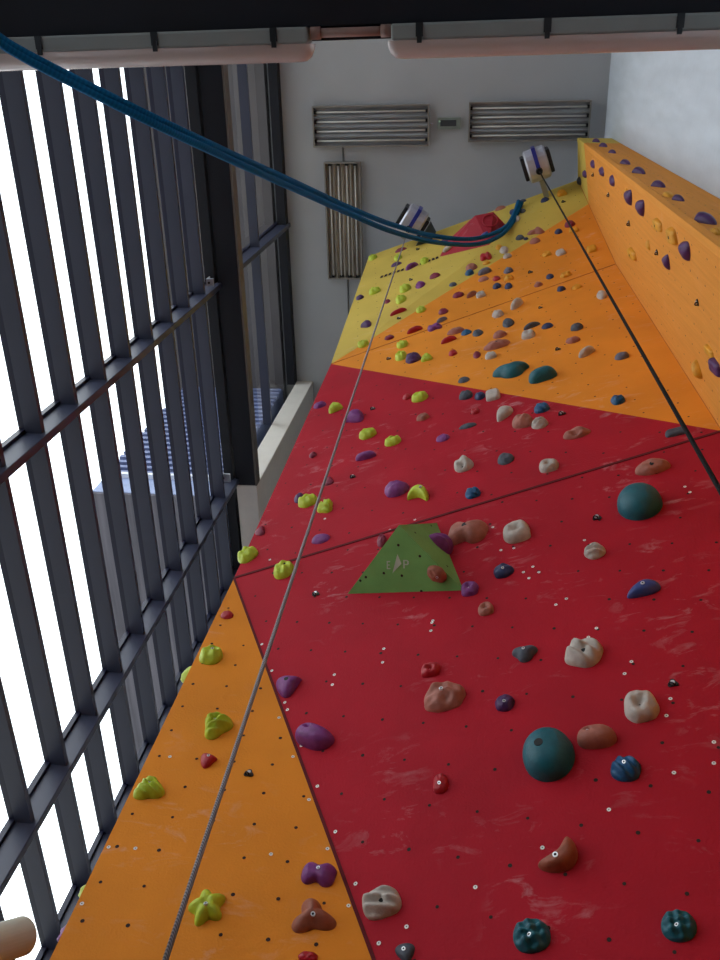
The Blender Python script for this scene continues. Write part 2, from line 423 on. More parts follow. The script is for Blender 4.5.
def hold_unit(kind, rot, seed, nt=26, nr=8):
    k = KIND[kind]; ex = k.get('ex', 2.0); of = Vector((seed*3.17, seed*1.31, seed*.77))
    lob = k.get('lob'); ph = k.get('ph', random.uniform(-.4, .4) + math.pi/2)
    def height(x, y, rho):
        z = max(0.0, 1 - rho**k['p'])**(1/k['q'])
        if 'wedge' in k: z *= 1 - k['wedge'] + k['wedge']*(.5 + .5*max(-1, min(1, y)))*1.0
        for rk in ('rid', 'rid2'):
            if rk in k:
                fq, am, an = k[rk]; z += am*math.sin(fq*(x*math.cos(an) + y*math.sin(an)))*(1-rho**6)
        if 'poc' in k:
            px, py, sz, dp = k['poc']; z -= dp*math.exp(-((x-px)**2 + (y-py)**2)/(sz*sz))
        if k['nz']: z += k['nz']*noise.noise(Vector((x*2.2, y*2.2, 0)) + of)*(1-rho**4)*1.5
        return max(.0, z)
    def warp(x, y):
        if 'bend' in k: y = y*.46 + k['bend']*(.45 - x*x)
        if 'pear' in k: y = y*(1 + k['pear']*x)
        if 'asp' in k: y = y*k['asp']
        if 'waist' in k: y = y*(1 - k['waist']*math.exp(-(x/.32)**2))
        c, s = math.cos(rot), math.sin(rot)
        return x*c - y*s, x*s + y*c
    V = []; asp = 1.0
    for j in range(nr+1):
        rho = math.cos(j/nr*math.pi/2)**.85 if j < nr else 0
        for i in range(nt):
            t = 2*math.pi*i/nt; ct, st = math.cos(t), math.sin(t)
            r = (abs(ct)**ex + abs(st)**ex)**(-1/ex)
            if lob: r *= 1 + lob[1]*math.cos(lob[0]*(t - ph))
            r *= 1 + k['nz']*.8*noise.noise(Vector((ct*1.3, st*1.3, 5)) + of)
            x, y = rho*r*ct, rho*r*st
            z = height(x, y, rho) if j else -.05
            x, y = warp(x, y); V.append((x, y, z))
            if j == nr: break
    Fc = []
    for j in range(nr-1):
        for i in range(nt): Fc.append((j*nt+i, j*nt+(i+1) % nt, (j+1)*nt+(i+1) % nt, (j+1)*nt+i))
    apex = nr*nt
    for i in range(nt): Fc.append(((nr-1)*nt+i, (nr-1)*nt+(i+1) % nt, apex))
    return np.array(V), Fc, height, warp

HOLD_N = [0]
def fit(V, w, h, px, py, P, N, tri, kc, stretch=None):
    """scale a unit shape so that its picture box is w x h pixels around (px, py)"""
    U, Vv = facet_basis(N); mpp = depth(P)/F
    a = w/2*mpp; b = h/2*mpp*1.5; r = ray(px, py)
    ju = np.abs(proj(P + U*.01) - proj(P)); jv = np.abs(proj(P + Vv*.01) - proj(P))
    swap = jv[0]*ju[1] > ju[0]*jv[1]
    for it in range(14):
        c = kc*min(a, b)*.9 + kc*.1*max(a, b)
        Wd = P + V[:, :1]*a*U + V[:, 1:2]*b*Vv + V[:, 2:3]*c*N
        q = projn(Wd); lo = q.min(0); hi = q.max(0)
        kx = (w/max(hi[0]-lo[0], .1))**.7; ky = (h/max(hi[1]-lo[1], .1))**.7
        if swap: a *= ky; b *= kx; b = min(max(b, a*.35), a*3.0)
        else: a *= kx; b *= ky; b = min(max(b, a*.45), a*2.0)
        ctr = (lo+hi)/2; dx, dy = px-ctr[0], py-ctr[1]
        p2 = proj(P); rr = ray(p2[0]+dx, p2[1]+dy); s = (tri[0]-CAM).dot(N)/rr.dot(N)
        P = CAM + rr*s
    return P, a, b, c, U, Vv

def bolt_mesh(name, p, N, r, style, parent):
    mb = MB()
    if style == 'd':
        mb.cyl(p - N*r*.5, p + N*r*.08, r, r, 14, 0); mats = [DARK]
    else:
        U, V = facet_basis(N)
        mb.cyl(p - N*r*1.2, p + N*r*.45, r, r*.9, 12, 0); mb.disc(p + N*r*.47, U, V, r*.5, 6, 1); mats = [SILVER, DARK]
    o = mb.build(name, mats, parent); return o

def hold(px, py, w, h, col, kind, rot, label, bolt='auto', group=None, keys=None, bp=None):
    HOLD_N[0] += 1; seed = HOLD_N[0]
    hit = pick(px, py, keys) or pick(px, py)
    if hit is None: print('MISS', label, px, py); return
    P, N, tri = hit
    small = max(w, h) < 10
    V, Fc, hf, wp = hold_unit(kind, math.radians(rot), seed, 16 if small else (44 if max(w, h) > 19 else 28), 5 if small else (14 if max(w, h) > 19 else 9))
    P, a, b, c, U, Vv = fit(V, w, h, px, py, P, N, tri, KIND[kind]['kc'])
    root_world = P
    verts = V[:, :1]*a*U + V[:, 1:2]*b*Vv + V[:, 2:3]*c*N
    o = mesh_obj('climbing_hold', verts, Fc, HC[col], None, None, True)
    o.location = tuple(map(float, P))
    tag(o, label, 'climbing hold', group or GROUPS[col])
    if bolt == 'auto': bolt = 'b' if max(w, h) >= 13 else None
    if bolt:
        bu, bv = bp or (0.0, .05)
        x, y = wp(bu, bv); bvh = BVHTree.FromPolygons([Vector(q) for q in verts], Fc)
        og = x*a*U + y*b*Vv + 2*N; loc, nn, _, _ = bvh.ray_cast(Vector(og), Vector(-N))
        if loc is None: return o
        p = np.array(loc); nn = np.array(nn); nn = nn if nn.dot(N) > 0 else -nn
        nn = nrm(nn + N)
        r = max(.009, min(.019, .15*min(a, b))) if bolt == 'b' else max(.011, min(.021, .2*min(a, b)))*(1.5 if kind == 'pocket' else 1)
        k = bolt_mesh('bolt' if bolt == 'b' else 'bolt_hole', p, nn, r, bolt, None)
        k.parent = o
    return o

def hanger(px, py, w, h, label):
    hit = pick(px, py)
    if hit is None: print('MISS', label); return
    P, N, tri = hit; U, V = facet_basis(N)
    s = max(w, h)/2*depth(P)/F
    s = min(s, .06)*.85
    e = empty('bolt_hanger', P, label, 'bolt hanger', 'steel bolt hangers')
    mb = MB()   # plate: rounded triangle, with a bent out eye
    n = 18
    pl = []
    for k in range(n):
        t = 2*math.pi*k/n; r = .75*(1 + .22*math.cos(3*(t - math.pi/2)))
        pl.append((r*math.cos(t), r*math.sin(t)))
    f = [P + s*(x*U + y*V) + N*.002 for x, y in pl]; bk = [p + N*.005 for p in f]
    mb.add(f + bk, [tuple(range(n, 2*n))] + [(k, (k+1) % n, n+(k+1) % n, n+k) for k in range(n)])
    ring = [P + s*(-.2*U - .35*V) + s*(.4*math.cos(t)*nrm(U*.8 - V*.4) + (.4 + .4*math.sin(t))*N) for t in [2*math.pi*k/14 for k in range(15)]]
    mb.tube(ring, s*.13, 6)
    mb.build('plate', BLACKP, e, False)
    b = MB(); b.cyl(P + N*.004, P + N*(.006 + s*.35), s*.42, s*.38, 6, 0); b.build('bolt', SILVER, e)
    return e

GROUPS = {'lime': 'lime climbing holds', 'purple': 'purple climbing holds', 'violet': 'purple climbing holds', 'red': 'red climbing holds', 'maroon': 'red climbing holds',
  'tan': 'tan and brown climbing holds', 'brown': 'tan and brown climbing holds', 'white': 'chalky white climbing holds', 'teal': 'teal climbing holds',
  'blue': 'blue climbing holds', 'royal': 'blue climbing holds', 'navy': 'blue climbing holds', 'grey': 'grey climbing holds', 'slate': 'grey climbing holds',
  'gold': 'golden climbing holds', 'black': 'small black climbing holds'}

SKY_STRENGTH = 3.2
OL, RL, RU, OU, YU = ('OL',), ('RL',), ('RU',), ('OU',), ('YU',)
PO, PF = ('PO', 'PY'), ('PF', 'PG')
# x, y, w, h (picture box), colour, shape, turn, label, bolt
HOLDS = [
# lower orange board
(207,908,38,38,'lime','star',10,'lime flower-shaped hold low on the orange board, close right of the grey rope','b'),
(149,788,32,25,'lime','fan',0,'lime fluted hold at the left edge of the lower orange board','b'),
(219,726,29,29,'lime','fan',40,'lime fan-shaped ridged hold above the small red hold on the lower orange board','b'),
(211,655,24,21,'lime','jug',0,'uppermost lime hold on the lower orange board, faceted','b'),
(209,761,17,16,'red','tear',20,'small glossy red hold beside the grey rope on the lower orange board','b'),
(227,615,13,9,'red','edge',0,'tiny red hold in the top tip of the lower orange board',None),
(319,875,36,26,'purple','lobes',-5,'purple two-lobed hold at the bottom of the orange board, above a brown one','b'),
(314,916,45,36,'brown','flare',20,'brown three-armed flared hold at the bottom of the orange board','b'),
(308,957,20,12,'red','pebble',0,'red hold cut by the bottom of the picture below the brown flared hold',None),
# lower red board
(289,687,26,23,'purple','tear',25,'purple pointed hold at the crease, left end of the lower red board','d'),
(315,737,40,29,'purple','pill',-38,'large purple pill-shaped sloper on the lower red board near the crease','d'),
(431,670,20,16,'red','pocket',0,'red knob on the red board directly above the faceted tan hold','b'),
(445,697,42,32,'tan','face',10,'faceted tan hold below a red knob in the middle of the red board','b'),
(441,784,16,21,'red','pebble',0,'glossy red upright knob alone on the lower red board','b'),
(505,703,20,18,'violet','pebble',15,'dark purple knob up and left of the large round teal sloper','b'),
(525,654,26,18,'slate','tri',0,'slate diamond-shaped hold left of the grooved white hold','b'),
(584,653,39,31,'white','groove',-25,'white hold with diagonal grooves on the lower red board','d'),
(642,707,36,34,'white','pocket',0,'white deep-pocket hold below the hanger at the right of the red board','d'),
(549,755,53,56,'teal','dome',0,'large smooth round teal sloper on the lower red board','d'),
(597,737,40,26,'tan','pill',-4,'tan flat oval hold touching the right of the large round teal sloper','b'),
(626,769,31,27,'blue','ripple',-20,'small blue rippled hold below the tan oval hold','b'),
(558,855,40,37,'brown','cres',222,'brown banana-shaped hold near the bottom of the red board','b'),
(532,936,38,36,'teal','weave',0,'left of the two teal woven-texture holds at the bottom of the red board','b'),
(679,926,36,34,'teal','weave',-15,'right of the two teal woven-texture holds at the bottom of the red board','b'),
(382,903,40,36,'white','groove',15,'white bulky grooved hold beside the crease at the bottom of the red board','d'),
(405,953,20,20,'slate','pear',100,'slate drop-shaped hold at the bottom edge, below the bulky white hold','b'),
(486,609,16,15,'tan','pocket',0,'small tan round hold under the right corner of the green volume','b'),
(504,571,21,16,'navy','pebble',20,'navy angular hold to the right of the green volume','b'),
(517,532,28,25,'white','pocket',0,'white pocket hold to the right of the tan bird-shaped hold by the green volume','d'),
(595,551,22,18,'white','ripple',30,'small white ridged ball between the teal dome and the white pocket hold',None),
(644,589,34,20,'royal','pear',26,'royal blue pear-shaped hold under the upper teal dome','b'),
(640,502,46,39,'teal','dome',0,'large teal dome sloper just below the groove at the right of the red wall',None),
(653,467,36,18,'tan','pebble',0,'tan flat mound just above the teal dome, below the groove','d'),
(468,533,42,27,'tan','lobes',-15,'tan bird-shaped hold beside the upper right of the green volume','d'),
(470,589,18,16,'purple','pocket',0,'purple pocket hold at the lower right corner of the green volume','b'),
(382,541,10,14,'maroon','pebble',0,'maroon hold half hidden behind the left edge of the green volume',None),
(441,544,25,22,'purple','layer',-20,'purple stepped hold on the right face of the green volume',None),
(437,574,20,18,'brown','pebble',15,'reddish brown knob on the lower edge of the green volume','b'),
# upper red board
(248,555,21,18,'lime','jug',15,'lime hold at the left end of the groove, on the edge of the red wall',None),
(284,570,21,20,'lime','jug',-10,'lime jug just under the groove, left of the grey rope','d'),
(321,539,19,11,'purple','edge',8,'flat purple hold above the groove, right of the grey rope',None),
(308,501,20,15,'lime','jug',0,'left lime hold of the pair beside the grey rope on the upper red board','d'),
(325,506,16,15,'lime','fan',0,'right lime hold of the pair beside the grey rope on the upper red board',None),
(299,498,10,11,'violet','pebble',0,'dark purple hold half hidden behind the left lime hold of the pair',None),
(397,489,25,18,'purple','pebble',0,'large purple sloper left of the lime hooked hold on the upper red board',None),
(418,493,22,17,'lime','cres',-20,'lime hooked hold right of the large purple sloper','b'),
(366,456,21,11,'purple','pill',0,'purple flat pill hold on the upper red board below the lime pair',None),
(368,434,18,13,'lime','jug',10,'upper left of the two lime jugs in the middle of the upper red board','d'),
(393,441,17,12,'lime','jug',0,'lower right of the two lime jugs in the middle of the upper red board','d'),
(354,416,20,14,'purple','tear',195,'purple wedge hold under the grey rope near the top of the red wall',None),
(336,408,15,12,'lime','fan',0,'lime hold left of the grey rope near the top of the red wall',None),
(320,405,13,8,'purple','pebble',0,'purple hold at the upper left edge of the red wall',None),
(420,397,17,12,'lime','jug',0,'lime hold just below the red and orange border, beside a small red knob',None),
(407,397,9,7,'red','pebble',0,'small red knob just left of the lime hold under the orange border',None),
(313,455,8,7,'maroon','pebble',0,'small dark red hold at the left of the upper red board, above the lime pair',None),
(329,481,10,10,'maroon','tear',90,'small dark red hold behind the grey rope above the lime pair',None),
(260,531,10,10,'maroon','tear',70,'small dark red hold above the lime hold at the left edge',None),
(423,417,13,9,'tan','pebble',10,'small pinkish tan hold below the lime hold under the orange border',None),
(443,438,14,9,'purple','edge',0,'small purple hold left of the thin grey edge on the upper red board',None),
(464,464,20,18,'white','arch',0,'white arched hold in the middle of the upper red board','d'),
(468,426,18,7,'slate','edge',0,'thin slate edge hold on the upper red board',None),
(506,459,17,13,'slate','edge',25,'dark slate hold between the two white holds of the upper red board',None),
(549,466,20,15,'white','pocket',0,'white pocket hold right of the dark slate hold above the groove','d'),
(473,493,16,13,'blue','ripple',10,'blue rippled hold below the white arched hold',None),
(505,414,17,17,'white','pear',60,'white knuckle-shaped hold left of the pink clustered hold',None),
(523,421,22,16,'tan','pebble',15,'pink cratered hold left of the grey-white ball on the upper red board',None),
(540,423,17,13,'white','ripple',60,'grey-white ball hold touching the pink cratered hold',None),
(542,408,16,12,'blue','ripple',0,'blue rippled hold under the orange border',None),
(577,433,28,14,'tan','arch',0,'salmon arched hold on the right of the upper red board','d'),
(677,432,24,12,'slate','block',0,'slate block hold behind the black rope at the right of the red wall',None),
(466,395,14,11,'slate','pebble',20,'slate hold, leftmost of three in a row at the red and orange border',None),
(480,396,11,9,'navy','pebble',0,'navy hold, middle of three in a row at the red and orange border',None),
(493,395,15,14,'white','block',0,'white cupped hold, rightmost of three in a row at the red and orange border',None),
(475,411,8,8,'red','pocket',0,'small red hold under the row of three at the border',None),
# upper orange board
(511,370,37,18,'teal','tri',6,'long teal sloper, left of the pair above the red border',None),
(543,375,29,19,'teal','pill',12,'blunt teal sloper, right of the pair above the red border',None),
(618,400,15,11,'blue','pebble',0,'blue hold alone at the lower right of the orange board',None),
(464,380,12,7,'slate','edge',10,'brownish slate hold at the lower left of the twin teal slopers',None),
(622,356,15,9,'grey','pebble',5,'mauve grey hold left of the black rope on the orange board',None),
(587,352,17,13,'white','sliver',40,'white wedge hold right of the twin teal slopers',None),
(573,340,15,8,'tan','pebble',10,'pink lumpy hold below the dark grey oval on the orange board',None),
(577,327,13,9,'slate','pebble',10,'dark grey oval above the pink lumpy hold at the right of the orange board',None),
(497,345,27,12,'tan','pebble',5,'wide pink cratered plate hold above the long teal sloper','d'),
(500,334.5,14,9,'tan','pebble',10,'pink ring-like hold directly above the wide pink plate',None),
(491,355.5,12,9,'white','ripple',0,'white ridged hold below the wide pink plate',None),
(477,355,8,8,'maroon','edge',0,'small maroon hold at the lower left of the wide pink plate',None),
(528.5,334.5,14,11,'white','pocket',0,'white pocket hold below the long dark grey edge',None),
(532,326,17,9,'slate','sliver',35,'long dark grey edge hold above the white pocket hold',None),
(547.5,326,12,7,'navy','edge',0,'navy flat hold right of the long dark grey edge',None),
(508.5,323,12,10,'slate','edge',30,'dark slate tilted hold above the pink ring-like hold',None),
(498,314,12,9,'white','pebble',0,'pale grey-white hold below the seam of the orange board',None),
(517,304,13,13,'white','sliver',52,'white upright wedge on the seam of the orange board',None),
(453,353,9,7,'red','pebble',0,'small red hold, lowest of the three red ones on the orange board',None),
(449,340,16,9,'red','sliver',25,'larger red oval below the mauve plate on the orange board',None),
(415,330,16,9,'red','sliver',30,'red oval nearest the lime holds on the orange board',None),
(456,331,18,9,'tan','pebble',10,'mauve flat plate hold left of a small blue hold on the orange board',None),
(466.5,332.5,11,7,'blue','edge',10,'small blue hold at the right end of the mauve plate',None),
(478,333,11,8,'slate','edge',20,'slate hold right of the small blue hold by the mauve plate',None),
(435,327.5,15,10,'purple','lobes',10,'bright purple lumpy hold under a grey sliver on the orange board',None),
(442,320,11,7,'grey','sliver',38,'grey sliver hold above the bright purple lumpy hold',None),
(443.5,311.5,10,7,'maroon','edge',15,'maroon hold above the grey sliver on the orange board',None),
(402.5,344.5,12,9,'lime','jug',0,'lime hold, topmost of the trio at the left of the orange board',None),
(401,356,12,11,'lime','jug',10,'lime hold, lower left of the trio at the left of the orange board',None),
(413.5,358,16,12,'violet','ripple',30,'purple striped hold between two lime holds at the left of the orange board',None),
(427,357.5,12,10,'lime','fan',20,'lime hold right of the purple striped hold',None),
(389.5,337.5,10,6,'maroon','pebble',0,'maroon oval beside the grey rope on the orange board',None),
(458.5,295,12,7,'maroon','pebble',0,'maroon oval near the yellow border, left of a brown sliver',None),
(472,294.5,11,8,'brown','sliver',45,'brown sliver hold left of a small white hold near the yellow border',None),
(481,294.5,10,8,'white','pocket',0,'small white hold right of the brown sliver',None),
(497,286,9,7,'navy','pebble',0,'left of two small navy holds below the red knob and gold hold',None),
(508.5,286,8,7,'navy','pebble',0,'right of two small navy holds below the red knob and gold hold',None),
(509,278,10,7,'gold','pebble',10,'gold hold just above the right small navy hold',None),
(496.5,278.5,8,6,'red','pebble',0,'small red knob left of a gold hold on the orange board',None),
(483.5,279,11,6,'tan','edge',0,'flat salmon hold under the long grey pill',None),
(485,271.5,14,9,'grey','pill',20,'long grey pill hold at the yellow border',None),
(508.5,270.5,10,7,'grey','pebble',0,'round grey hold right of the long grey pill',None),
(550,276.5,8,6,'navy','edge',0,'navy hold between two gold holds left of the black rope',None),
(538.5,284.5,9,6,'tan','pebble',0,'small pink hold on the seam of the orange board',None),
(566,274.5,12,8,'gold','face',10,'gold faceted hold right of the navy hold on the orange board',None),
(547,254,10,7,'gold','face',10,'gold hold left of a white one high on the orange board',None),
(561,252.5,11,8,'white','wedge',15,'white hold right of a gold one high on the orange board',None),
(592,249,11,9,'gold','block',0,'gold hold right of the black rope beside the pillar corner',None),
(561.5,289,9,6,'navy','pebble',10,'navy hold left of a flat gold hold near the seam',None),
(577,287,11,6,'gold','edge',10,'flat gold hold on the seam near the black rope',None),
(558.5,231.5,8,6,'navy','pebble',0,'navy hold high on the orange board, left of the black rope',None),
(570,224,11,8,'maroon','pebble',0,'maroon hold behind the black rope at the yellow border',None),
(574,230,10,7,'gold','block',0,'gold hold under the maroon one behind the black rope',None),
(602,295,11,13,'white','pebble',40,'white hold touching the black rope low in the pillar corner',None),
# yellow board
(562,193,11,8,'gold','face',0,'gold hold at the upper right of the yellow board',None),
(545,200,9,6,'navy','edge',0,'navy hold beside the black rope near the top of the yellow board',None),
(500.5,208.5,11,6,'tan','edge',20,'pinkish hold above the red faceted volume',None),
(536,231,18,9,'tan','flare',0,'large tan pyramid hold right of the red faceted volume',None),
(520,237.5,9,6,'slate','edge',0,'slate hold at the lower left of the tan pyramid',None),
(526,238.7,5,3.5,'navy','pebble',0,'tiny navy hold under the tan pyramid',None),
(535,241,11,7,'tan','edge',15,'small salmon hold right below the tan pyramid',None),
(499,247,7,6,'gold','pebble',0,'small gold hold touching two white holds below the red volume',None),
(504,250,9,8,'white','pebble',0,'upper of two white holds below the red volume',None),
(507.5,256,9,6,'white','pebble',0,'lower of two white holds below the red volume',None),
(486,256.5,12,10,'red','lobes',0,'red lumpy hold above a small gold hold on the yellow board',None),
(486.5,262.7,8,5,'gold','edge',0,'small gold hold under the red lumpy hold',None),
(471.5,267,12,8,'tan','edge',25,'tan tilted hold above a blue one at the yellow border',None),
(469.5,272.5,9,7,'blue','pebble',0,'blue hold under the tan tilted hold at the yellow border',None),
(453,284.5,8,5,'slate','edge',0,'small slate hold on the lower edge of the yellow board',None),
(513,203,7,4.5,'navy','edge',0,'small dark hold left of the upper end of the blue rope',None),
(513,212,7,6,'navy','pebble',0,'dark hold left of the blue rope, second from the top of the wall',None),
(523,201,7,4.5,'slate','edge',15,'small dark hold right of the upper end of the blue rope',None),
(523,211,6,5,'slate','pebble',0,'dark hold right of the blue rope, second from the top of the wall',None),
(516.5,219,8,9,'white','pebble',0,'white hold under the last bend of the blue rope',None),
(448,248,11,7,'white','pebble',0,'white hold at the left foot of the red faceted volume',None),
(484,235,8,5,'royal','pebble',0,'small blue hold on the red faceted volume, beside the blue rope',None),
(444,241.5,9,5,'violet','edge',0,'purple hold at the left side of the red faceted volume',None),
(435,276,11,7,'maroon','edge',0,'maroon oval on the yellow board right of a purple knob',None),
(420.5,285,10,8,'purple','edge',0,'purple knob right of the lime pair on the yellow board',None),
(405.5,288.5,12,10,'lime','jug',0,'upper lime hold of the stacked pair on the yellow board',None),
(401,299.5,11,10,'lime','jug',20,'lower lime hold of the stacked pair on the yellow board',None),
(424.7,261,9,8,'lime','jug',0,'lime hold on the dashed marking of the yellow board',None),
(412,266.5,13,9,'purple','sliver',42,'long purple hold in the gap of the dashed marking',None),
(401,250,12,6,'maroon','edge',0,'maroon hold under the left auto belay at the top of the yellow board',None),
(398,257.5,8,8,'lime','jug',0,'lime hold between a maroon and a purple one under the left auto belay',None),
(396.5,264.5,11,6,'violet','edge',0,'dark purple hold touching the grey rope above the dashed marking',None),
(373,257.5,9,7,'lime','jug',0,'lime hold at the top left corner of the yellow board',None),
(375,291,12,9,'lime','jug',10,'lime hold left of the grey rope in the middle of the yellow board',None),
(360,297.5,8,6,'violet','pebble',0,'small purple hold on the left edge of the yellow board',None),
(366,324,11,8,'violet','tear',190,'purple wedge in the lower left of the yellow board',None),
(363.5,344,12,9,'lime','jug',0,'lime hold in the bottom left corner of the yellow board',None),
(387.5,301.5,6,5,'maroon','edge',0,'tiny dark red hold on the grey rope in the yellow board',None),
(398.5,312,17,9,'red','sliver',25,'large red oval on the yellow board below the lime pair',None),
(421,309.5,10,8,'lime','jug',0,'lime hold on the border between the yellow and orange boards',None),
# front of the pillar
(596,140.5,8,6,'violet','tear',190,'purple hold, topmost in the row along the pillar front',None),
(603,145,9,6,'violet','tear',190,'purple hold, second from the top along the pillar front',None),
(612,151.5,8,7,'violet','tear',190,'purple hold, third from the top along the pillar front',None),
(625,162,11,6,'violet','tear',190,'purple hold, fourth from the top along the pillar front',None),
(638.5,170.5,14,8,'violet','tear',190,'purple hold, fifth from the top along the pillar front',None),
(658,184,15,8,'violet','tear',190,'purple hold, sixth from the top along the pillar front',None),
(678,198,13,9,'violet','tear',190,'purple hold overlapping a pale gold one on the pillar front',None),
(668,194.5,12,7,'gold','edge',10,'pale gold hold beside a purple one on the pillar front',None),
(705,218.5,24,14,'violet','tear',195,'largest purple hold on the pillar front near the picture edge',None),
(716,231,16,14,'gold','face',0,'pale gold hold at the picture edge on the pillar front',None),
# side of the pillar
(592.5,164,5,9,'violet','edge',0,'purple hold high on the pillar side next to the yellow top',None),
(601.5,171.5,6,10,'violet','edge',0,'purple hold second highest on the orange pillar side',None),
(612,180.5,6,12,'violet','edge',0,'narrow purple hold third highest on the orange pillar side',None),
(628,197.5,9,16,'violet','tear',60,'upper of two long purple holds in the middle of the pillar side',None),
(640,208,10,17,'violet','tear',60,'lower of two long purple holds in the middle of the pillar side',None),
(626,191,6,6,'gold','pebble',0,'small gold hold touching the upper long purple hold on the pillar side',None),
(657.5,225,11,15,'gold','block',0,'left of two upper gold blocks on the pillar side','d'),
(672,236,13,19,'gold','block',0,'right of two upper gold blocks on the pillar side','d'),
(684.5,251,13,20,'violet','tear',60,'large purple hold right of the gold blocks on the pillar side',None),
(666,262,9,16,'violet','tear',70,'purple hold below the gold blocks on the pillar side',None),
(632,254,11,14,'gold','block',0,'gold block nearest the corner on the pillar side','d'),
(648,245,5,11,'gold','edge',0,'thin gold hold between the gold blocks on the pillar side',None),
(709,351,19,15,'gold','block',0,'dull gold hold at the picture edge low on the pillar side',None),
(697,369,12,20,'gold','sliver',60,'yellow upright hold sitting in the pillar corner',None),
(715,367,14,21,'violet','block',0,'purple block at the picture edge low on the pillar side',None),
(584.5,174,5,8,'violet','edge',0,'purple hold on the yellow top of the pillar side',None),
(579,181,5,9,'black','edge',0,'dark hold in the corner of the yellow pillar top',None),
(577.5,163,6,11,'black','lobes',0,'dark cluster hold on the edge of the yellow pillar top',None),
]
for (x, y, w, h, c, k, r, lab, bo) in HOLDS:
    grp = None
    keys = None
    if 'pillar front' in lab: keys = PF
    elif 'pillar' in lab and 'pillar corner' not in lab: keys = PO
    bp = None
    if c == 'teal' and k == 'dome': bp = (-.2, -.02)
    if k in ('pocket', 'groove', 'jug', 'fan', 'star', 'arch', 'pill'):
        q = KIND[k].get('poc'); bp = (q[0], q[1])
    if k == 'cres': bp = (.3, -.1)
    if k == 'pear': bp = (.1, 0)
    if k in ('weave', 'pebble', 'star', 'flare') and max(w, h) > 18: bp = (0, -.25)
    hold(x, y, w, h, c, k, r, lab, bo, grp, keys, bp)

# holds on the hidden left side board that peep past the edge
def edge_hold(px, py, w, h, col, label):
    t = (B[2] - at_y(px, py, Y0)[2])
    P = at_d(px, py, depth(at_y(px, py, Y0)) + .12); r = w*depth(P)/F*.75
    V, Fc, hf, wp = hold_unit('pebble', 0, int(px))
    ex = at_y(px, py, Y0); zz = P[2]
    N = np.array([-1, 0, 0]); U = np.array([0, 1, 0]); Vv = np.array([0, 0, 1])
    base = np.array([B[0] + .004 + .02, P[1], zz]);
    pr_ = proj(base); dxy = np.array([px, py]) - pr_
    verts = V[:, :1]*r*1.3*U + V[:, 1:2]*r*1.5*Vv + V[:, 2:3]*.085*N
    o = mesh_obj('climbing_hold', verts, Fc, HC[col], None, None, True); o.location = tuple(base)
    tag(o, label, 'climbing hold', GROUPS[col])
edge_hold(184, 676, 11, 15, 'lime', 'lime hold peeping past the left edge high on the lower orange board')
edge_hold(76, 892, 11, 15, 'lime', 'lime hold peeping past the left edge near the bottom of the orange board')
edge_hold(57, 934, 13, 20, 'purple', 'purple hold peeping past the left edge at the very bottom of the orange board')

for (x, y, w, h, lab) in [
 (249,774,14,12,'steel bolt hanger on the lower orange board beside the grey rope'),
 (673,684,15,13,'steel bolt hanger on the red board above the deep white pocket hold'),
 (316,594,11,10,'steel bolt hanger left of the green volume, below the groove'),
 (597,518,13,10,'steel bolt hanger left of the teal dome sloper'),
 (353,477,9,8,'steel bolt hanger on the upper red board above the large purple sloper'),
 (373,409,8,6,'bolt hanger right of the purple wedge near the top of the red wall'),
 (562,414,11,7,'bolt hanger right of the blue rippled hold under the orange border'),
 (558,349.5,8,6,'bolt hanger left of the white wedge on the orange board'),
 (540.5,308,6,5,'bolt hanger right of the white upright wedge on the seam'),
 (389,359,7,5,'bolt hanger left of the lime trio on the orange board'),
 (530.5,272.5,7,5,'bolt hanger between grey round hold and navy hold on the orange board'),
 (563.5,202,6,5,'bolt hanger under the gold hold at the top right of the yellow board'),
 (399,318.5,6,4,'bolt hanger under the large red oval on the yellow board'),
 (411,280,6,4,'bolt hanger above the lime pair on the yellow board'),
 (418,249.5,6,4,'bolt hanger beside the maroon hold under the left auto belay'),
 (593.5,174.5,5,6,'highest bolt hanger on the pillar side'),
 (609,194.5,6,7,'second highest bolt hanger on the pillar side'),
 (629.5,223,6,9,'bolt hanger in the middle of the pillar side, left of the gold blocks'),
 (657.5,252,7,9,'bolt hanger among the gold blocks on the pillar side'),
 (698,302,9,11,'lowest bolt hanger on the pillar side, alone on bare orange')]:
    hanger(x, y, w, h, lab)

